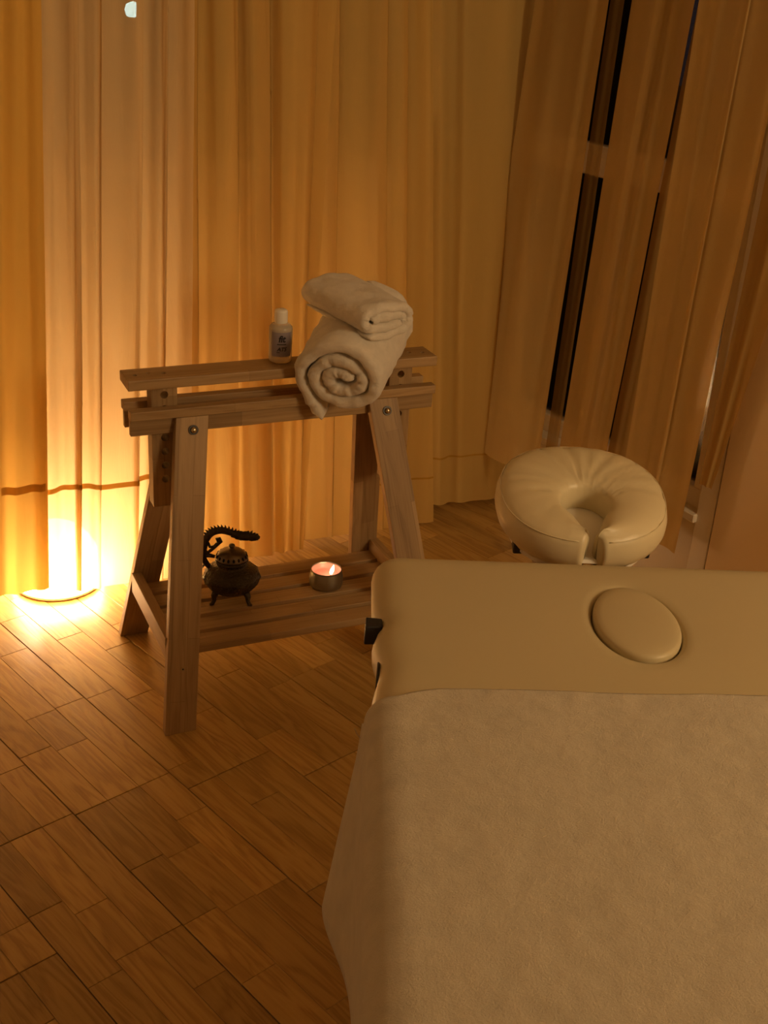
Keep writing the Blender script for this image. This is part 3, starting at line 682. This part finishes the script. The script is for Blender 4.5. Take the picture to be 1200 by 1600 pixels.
# padded top: rings around the rounded rectangle
def outline(inset, rc=.045):
    out = []; x0, x1, y0, y1 = inset, TW - inset, inset, TL - inset; r = max(.006, rc - inset)
    def lin(p, q, n): return [(p[0] + (q[0] - p[0]) * k / n, p[1] + (q[1] - p[1]) * k / n) for k in range(n)]
    def arc(cx, cy, a0, n=8): return [(cx + r * cos(a0 + pi / 2 * k / n), cy + r * sin(a0 + pi / 2 * k / n)) for k in range(n)]
    out += lin((x0 + r, y0), (x1 - r, y0), 30) + arc(x1 - r, y0 + r, -pi / 2) + lin((x1, y0 + r), (x1, y1 - r), 110) + arc(x1 - r, y1 - r, 0) + lin((x1 - r, y1), (x0 + r, y1), 30) + arc(x0 + r, y1 - r, pi / 2) + lin((x0, y1 - r), (x0, y0 + r), 110) + arc(x0 + r, y0 + r, pi)
    return out
prof = [(.060, 0.0), (.045, -.0004), (.032, -.0018), (.021, -.0048), (.012, -.010), (.0055, -.017), (.0015, -.026), (0, -.036), (.0005, -.046), (.004, -.056), (.012, -.062), (.03, -.064)]
bm = bmesh.new(); rings = []
def dent(a, b, z):
    k = 0
    for b0, wd, dp in ((.200, .022, .013), (.300, .030, .008), (.335, .02, .004)):
        k += dp * exp(-((b - b0) / wd) ** 2)
    side = max(0, 1 - a / .05)
    return a + k * side * (.35 + .65 * min(1, max(0, (H - z) / .03))), z - k * .35 * side
for ins, dz in prof:
    ring = []
    for a, b in outline(ins):
        a2, z2 = dent(a, b, H + dz) if a < .06 else (a, H + dz)
        ring.append(bm.verts.new(tp(a2, b, z2)))
    rings.append(ring)
for r0, r1 in zip(rings, rings[1:]):
    for i in range(len(r0)): bm.faces.new((r0[i], r0[(i + 1) % len(r0)], r1[(i + 1) % len(r0)], r1[i]))
bm.faces.new(rings[-1])
# face hole
HA, HB, HRA, HRB = .3655, .197, .0600, .0970
def oval(k, z, n=48): return [bm.verts.new(tp(HA + HRA * k * cos(2 * pi * i / n) * (1 + .06 * sin(2 * pi * i / n)), HB + HRB * k * sin(2 * pi * i / n), z)) for i in range(n)]
ho = [oval(1.30, H), oval(1.12, H - .0008), oval(1.055, H - .003), oval(1.005, H - .008), oval(1.0, H - .03)]
for r0, r1 in zip(ho, ho[1:]):
    for i in range(len(r0)): bm.faces.new((r0[i], r0[(i + 1) % len(r0)], r1[(i + 1) % len(r0)], r1[i]))
bm.faces.new(ho[-1])
edges = [bm.edges.get((rings[0][i], rings[0][(i + 1) % len(rings[0])])) for i in range(len(rings[0]))] + [bm.edges.get((ho[0][i], ho[0][(i + 1) % 48])) for i in range(48)]
bmesh.ops.triangle_fill(bm, use_beauty=True, edges=edges)
bmesh.ops.recalc_face_normals(bm, faces=bm.faces)
bm_obj('padded_top', bm, M_PU, MT, True)
# wooden frame and legs under the pad
def tbox(a0, a1, b0, b1, z0, z1): return [tuple(tp(a, b, z)) for z in (z0, z1) for a, b in ((a0, b0), (a1, b0), (a1, b1), (a0, b1))]
for a0 in (.02, TW - .042): hexa('side_rail', tbox(a0, a0 + .022, .02, TL - .02, .605, .675), E2v, M_BEECH, MT)
for b0 in (.02, TL / 2 - .03, TL / 2 + .008, TL - .042): hexa('cross_rail', tbox(.042, TW - .042, b0, b0 + .022, .605, .675), E1, M_BEECH, MT)
for a0 in (.045, TW - .085):
    for b0, lean in ((.06, -.05), (TL - .10, .05)):
        c = [tuple(tp(a, b + lean, 0)) for a, b in ((a0, b0), (a0 + .04, b0), (a0 + .04, b0 + .04), (a0, b0 + .04))] + [tuple(tp(a, b, .605)) for a, b in ((a0, b0), (a0 + .04, b0), (a0 + .04, b0 + .04), (a0, b0 + .04))]
        hexa('leg', c, (0, 0, 1), M_BEECH, MT)
hexa('strap_end', [tuple(tp(a, b, z)) for z, pairs in ((H - .040, ((-.010, .188), (.014, .190), (.014, .214), (-.010, .216))), (H - .012, ((-.0085, .187), (.014, .190), (.014, .212), (-.0085, .214)))) for a, b in pairs], E2v, M_BLACK, MT, .002)
bm = bmesh.new(); ring = [tp(.0085 - .001 * cos(2 * pi * k / 24), .305 + .023 * cos(2 * pi * k / 24), H - .032 + .013 * sin(2 * pi * k / 24)) for k in range(25)]
tube(bm, ring, .0022, 8, False); bm_obj('grommet', bm, M_BOLTDARK, MT, True)
# plug of the face hole (lifts out)
bm = bmesh.new(); rr = []
def oval2(k, z, n=64):
    out = []
    for i in range(n):
        t = 2 * pi * i / n; out.append(bm.verts.new(tp(HA + HRA * k * cos(t) * (1 + .06 * sin(t)), HB + HRB * k * sin(t), z)))
    return out
for k, z in ((.94, H - .028), (.975, H - .022), (.988, H - .006), (.988, H - .001), (.970, H + .0025), (.92, H + .0045), (.78, H + .0062), (.5, H + .0075), (.2, H + .008)): rr.append(oval2(k, z))
for r0, r1 in zip(rr, rr[1:]):
    for i in range(64): bm.faces.new((r0[i], r0[(i + 1) % 64], r1[(i + 1) % 64], r1[i]))
bm.faces.new(rr[0][::-1]); bm.faces.new(rr[-1]); bmesh.ops.recalc_face_normals(bm, faces=bm.faces)
PLG = empty('face_hole_plug', tp(HA, HB, H - .028), 'oval cream plug closing the breathing hole of the massage table', 'plug')
bm_obj('plug_cushion', bm, M_PU, PLG, True)

# ------------------------------------------------------------------ fleece sheet over the table
SH = empty('fleece_sheet', tp(TW / 2, 1.1, H), 'cream fleece sheet draped over the near part of the massage table', 'sheet')
R_ = .034; drop = .245; aw = []
top_l, top_r = R_ - .006, TW - R_ + .006
sp = []                                                  # cross-section as (a, z, drop fraction, side)
for k in range(17): sp.append(('L', drop * (1 - k / 17)))
for k in range(8): sp.append(('LA', k / 8))
for k in range(61): sp.append(('T', k / 60))
for k in range(1, 9): sp.append(('RA', k / 8))
for k in range(1, 13): sp.append(('R', drop * k / 12))
b_end = 1.87; NB = 130
def edge_b(d): # where the far edge of the sheet runs as it falls down the left side
    return .389 + (.0 if d <= 0 else .025 * min(1, d / .05) + .085 * (d / drop) ** 1.5)
Hs = H + .0035
V = []
for j in range(NB + 1):
    f = j / NB
    for kind, q in sp:
        if kind == 'T':
            a = top_l + (top_r - top_l) * q; z = Hs; d = 0
        elif kind == 'LA':
            th = pi / 2 * (1 - q); a = top_l - R_ * sin(th); z = Hs - R_ * (1 - cos(th)); d = .02 * (1 - q)
        elif kind == 'RA':
            th = pi / 2 * q; a = top_r + R_ * sin(th); z = Hs - R_ * (1 - cos(th)); d = .02 * q
        elif kind == 'L': a = top_l - R_; z = Hs - R_ - q * .86; d = q
        else: a = top_r + R_; z = Hs - R_ - q; d = q
        be = edge_b(d) if kind in ('L', 'LA') else .389 - .012 * (min(1, max(0, (a - .3) / .4))) + .0
        if kind == 'T' and a < .10: be = .389 + .025 * ((.10 - a) / .07) ** 2 * .8
        if kind == 'LA': be = .389 + .016 + .010 * (1 - q)
        b = be + (b_end - be) * f ** 1.25
        if kind == 'L':
            hang = q / drop
            fl = .040 * hang ** 1.15 * exp(-((b - be) / .10) ** 2) + .006 * hang * (sin((b - .5) * 21) * .5 + .5) * min(1, max(0, b - be - .25) / .2)
            a -= fl
        z += mnoise.noise(Vector((a * 9, b * 9, 1.3))) * .0022 + mnoise.noise(Vector((a * 38, b * 38, 4.3))) * .0011
        if kind == 'T': z += .002
        V.append(tp(a, b, z))
ns = len(sp)
FC = [(j * ns + i, j * ns + i + 1, (j + 1) * ns + i + 1, (j + 1) * ns + i) for j in range(NB) for i in range(ns - 1)]
clo = mesh_obj('cloth', V, FC, M_FLEECE, SH, smooth=True)
md = clo.modifiers.new('thick', 'SOLIDIFY'); md.thickness = .0035; md.offset = 1.0 if True else -1
for (b0, z0, pts_) in ((.415, .69, [(0, 0), (-.006, -.003), (-.012, .003), (-.016, .012)]), (.435, .665, [(0, 0), (-.004, -.002), (-.007, .001)])):
    bm = bmesh.new(); tube(bm, smooth_path([tp(-.004 + x, b0 - .01 * abs(x) * 10, z0 + y) for x, y in pts_], 4), .0006, 5); bm_obj('loose_thread', bm, M_FLEECE, SH)

# ------------------------------------------------------------------ face cradle
CKA, CKB, CKZ = .3635, -.2505, .746
FCR = empty('face_cradle', tp(CKA, CKB, CKZ - .1), 'cream horseshoe face cradle cushion beyond the head end of the massage table', 'face cradle')
tilt = radians(10)
def cp(x, y, h):                                         # x across, y towards the far end, h up from the cushion top
    yy = y * cos(tilt) - h * sin(tilt); zz = y * sin(tilt) + h * cos(tilt)
    return tp(CKA + x, CKB - yy, CKZ + zz)
NPH = 96; RW, RLn = .146, .150
innr, outr = [], []
for i in range(NPH + 1):
    t = i / NPH; ph = -pi / 2 + radians(9) + (2 * pi - radians(18)) * t   # from the mouth round to the mouth
    ph_o = -pi / 2 - radians(0) + radians(10) + (2 * pi - radians(20)) * t
    e_ = 2.25
    c_, s_ = cos(ph_o), sin(ph_o)
    k = (abs(c_) ** e_ + abs(s_) ** e_) ** (-1 / e_); outr.append(Vector((RW * c_ * k, RLn * s_ * k)))
    # inner: slot then round hole
    tt = t * 2 if t <= .5 else (1 - t) * 2; sg = 1 if t <= .5 else -1
    if tt < .24: f = tt / .24; q = Vector((sg * (.0095 + .018 * f), -.120 + .052 * f))
    else:
        f = (tt - .24) / .76; an = radians(-44) + (pi / 2 + radians(44)) * f
        q = Vector((sg * .041 * cos(an), -.036 + .046 * sin(an)))
    innr.append(q)
def smooth_list(Ls, n):
    for _ in range(n): Ls = [Ls[0]] + [(Ls[i - 1] + Ls[i] * 2 + Ls[i + 1]) / 4 for i in range(1, len(Ls) - 1)] + [Ls[-1]]
    return Ls
innr = smooth_list(innr, 4)
TH = .074
sec = []                                                 # cross-section: fraction from inner(0) to outer(1), height
for k in range(9): a = pi / 2 * k / 8; sec.append(('i', 1 - sin(a), -(1 - cos(a))))   # placeholder list built below
def section(I, Oo, shrink):
    w = (Oo - I).length; dvec = (Oo - I).normalized(); r = min(.030, w * .32); out = []
    ri = .016
    def add(x, h): out.append((I + dvec * x, h))
    for k in range(6): a = pi / 2 * k / 5; add(ri - ri * cos(a) if False else ri * (1 - sin(a)) , -ri * (1 - cos(a))) if False else None
    # start at inner bottom, go up inner wall, over the domed top, down the outer wall
    add(.020, -TH); add(.006, -.058); add(0, -.050); add(0, -.030); add(.0008, -.014); add(.004, -.0055); add(.011, -.001)
    for k in range(1, 8): x = .011 + (w - .011 - .022) * k / 8; add(x, .005 * sin(pi * k / 8))
    add(w - .022, -.001); add(w - .012, -.005); add(w - .005, -.011); add(w - .001, -.020); add(w + .002, -.032); add(w + .002, -.046); add(w - .002, -.058); add(w - .010, -.068); add(w - .024, -TH)
    return out
bm = bmesh.new(); rings = []
stn = [(0, .70), (0, .86), (0, .95)] + [(i, 1.0) for i in range(0, NPH + 1)] + [(NPH, .95), (NPH, .86), (NPH, .70)]
for idx, (i, sh) in enumerate(stn):
    I, Oo = innr[i], outr[i]; sc = section(I, Oo, sh); mid = sum((p for p, h in sc), Vector((0, 0))) / len(sc)
    # rounded lobe ends: push end rings outwards across the mouth
    endd = Vector((0, 0))
    if idx < 3: endd = Vector((-1, 0)) * (.0, .0, .0)[idx]
    ring = []
    for p, h in sc:
        q = mid + (p - mid) * sh; hh = -TH / 2 + (h + TH / 2) * (sh if sh == 1 else sh * .98)
        if idx < 3: q = q + Vector((-(.0075, .006, .0035)[idx], -(.002))) 
        if idx > len(stn) - 4: q = q + Vector(((.0075, .006, .0035)[len(stn) - 1 - idx], -.002))
        # leather puckers radiating from the inner edge at the far side
        an = atan2(p.y, p.x); pk = 0
        if h > -.03: pk = (.0030 * max(0, sin(an * 19 + 1.0)) ** 6 + .0022 * max(0, sin(an * 11 + 2.2)) ** 8) * (1 if p.y > -.02 else .25)
        if p.y < -.085 and h < -.002: pk += .0025 * max(0, sin(p.x * 330 + h * 90)) ** 3
        ring.append(bm.verts.new(cp(q.x, q.y, hh - pk)))
    rings.append(ring)
m = len(rings[0])
for a, b in zip(rings, rings[1:]):
    for i in range(m): bm.faces.new((a[i], a[(i + 1) % m], b[(i + 1) % m], b[i]))
bm.faces.new(rings[0]); bm.faces.new(rings[-1][::-1]); bmesh.ops.recalc_face_normals(bm, faces=bm.faces)
cu = bm_obj('cushion', bm, M_PUHEAD, FCR, True)
bm = bmesh.new(); tube(bm, [cp(*(outr[i] * .972), -.0115) for i in range(0, NPH + 1)], .0010, 6); bm_obj('piping', bm, M_PUHEAD, cu, True)
# backing plate with its own opening, arms and straps
bm = bmesh.new(); rings = []
for i in range(0, NPH + 1, 4):
    Oo = outr[i] * .86; I = innr[i] * 1.0 + (outr[i] - innr[i]) * .0
    I = I * .80
    I = outr[i] * .55 if False else I
    rings.append([bm.verts.new(cp(I.x, I.y, -TH - .002)), bm.verts.new(cp(Oo.x, Oo.y, -TH - .002)), bm.verts.new(cp(Oo.x, Oo.y, -TH - .014)), bm.verts.new(cp(I.x, I.y, -TH - .014))])
for a, b in zip(rings, rings[1:]):
    for i in range(4): bm.faces.new((a[i], a[(i + 1) % 4], b[(i + 1) % 4], b[i]))
bm.faces.new(rings[0]); bm.faces.new(rings[-1][::-1]); bmesh.ops.recalc_face_normals(bm, faces=bm.faces)
bm_obj('backing_plate', bm, M_WHITEPL, FCR)
mesh_obj('lower_plate', [cp(x, y, h) for h in (-.061, -.053) for x, y in ((-.040, -.142), (.040, -.142), (.052, .018), (-.052, .018))], HEX, M_WHITEPL, FCR, bevel=.004)
for sx in (-1, 1):
    hexa('arm', [tuple(cp(sx * .07 + dx, y, h)) for h in (-TH - .040, -TH - .016) for dx, y in ((-.012, -.12), (.012, -.12), (.012, .09), (-.012, .09))], E2v, M_BEECH, FCR)
    bm = bmesh.new(); tube(bm, [cp(sx * .07, -.10, -TH - .03), tp(CKA + sx * .07, -.05, .642), tp(CKA + sx * .07, -.001, .640)], .010, 12); bm_obj('support_rod', bm, M_BOLTDARK, FCR, True)
    mesh_obj('strap', [cp(sx * .106 + dx, y, h) for h in (-TH - .020, -TH - .001) for dx, y in ((-.012, -.075), (.012, -.075), (.012, -.045), (-.012, -.045))], HEX, M_BLACK, FCR, bevel=.002)
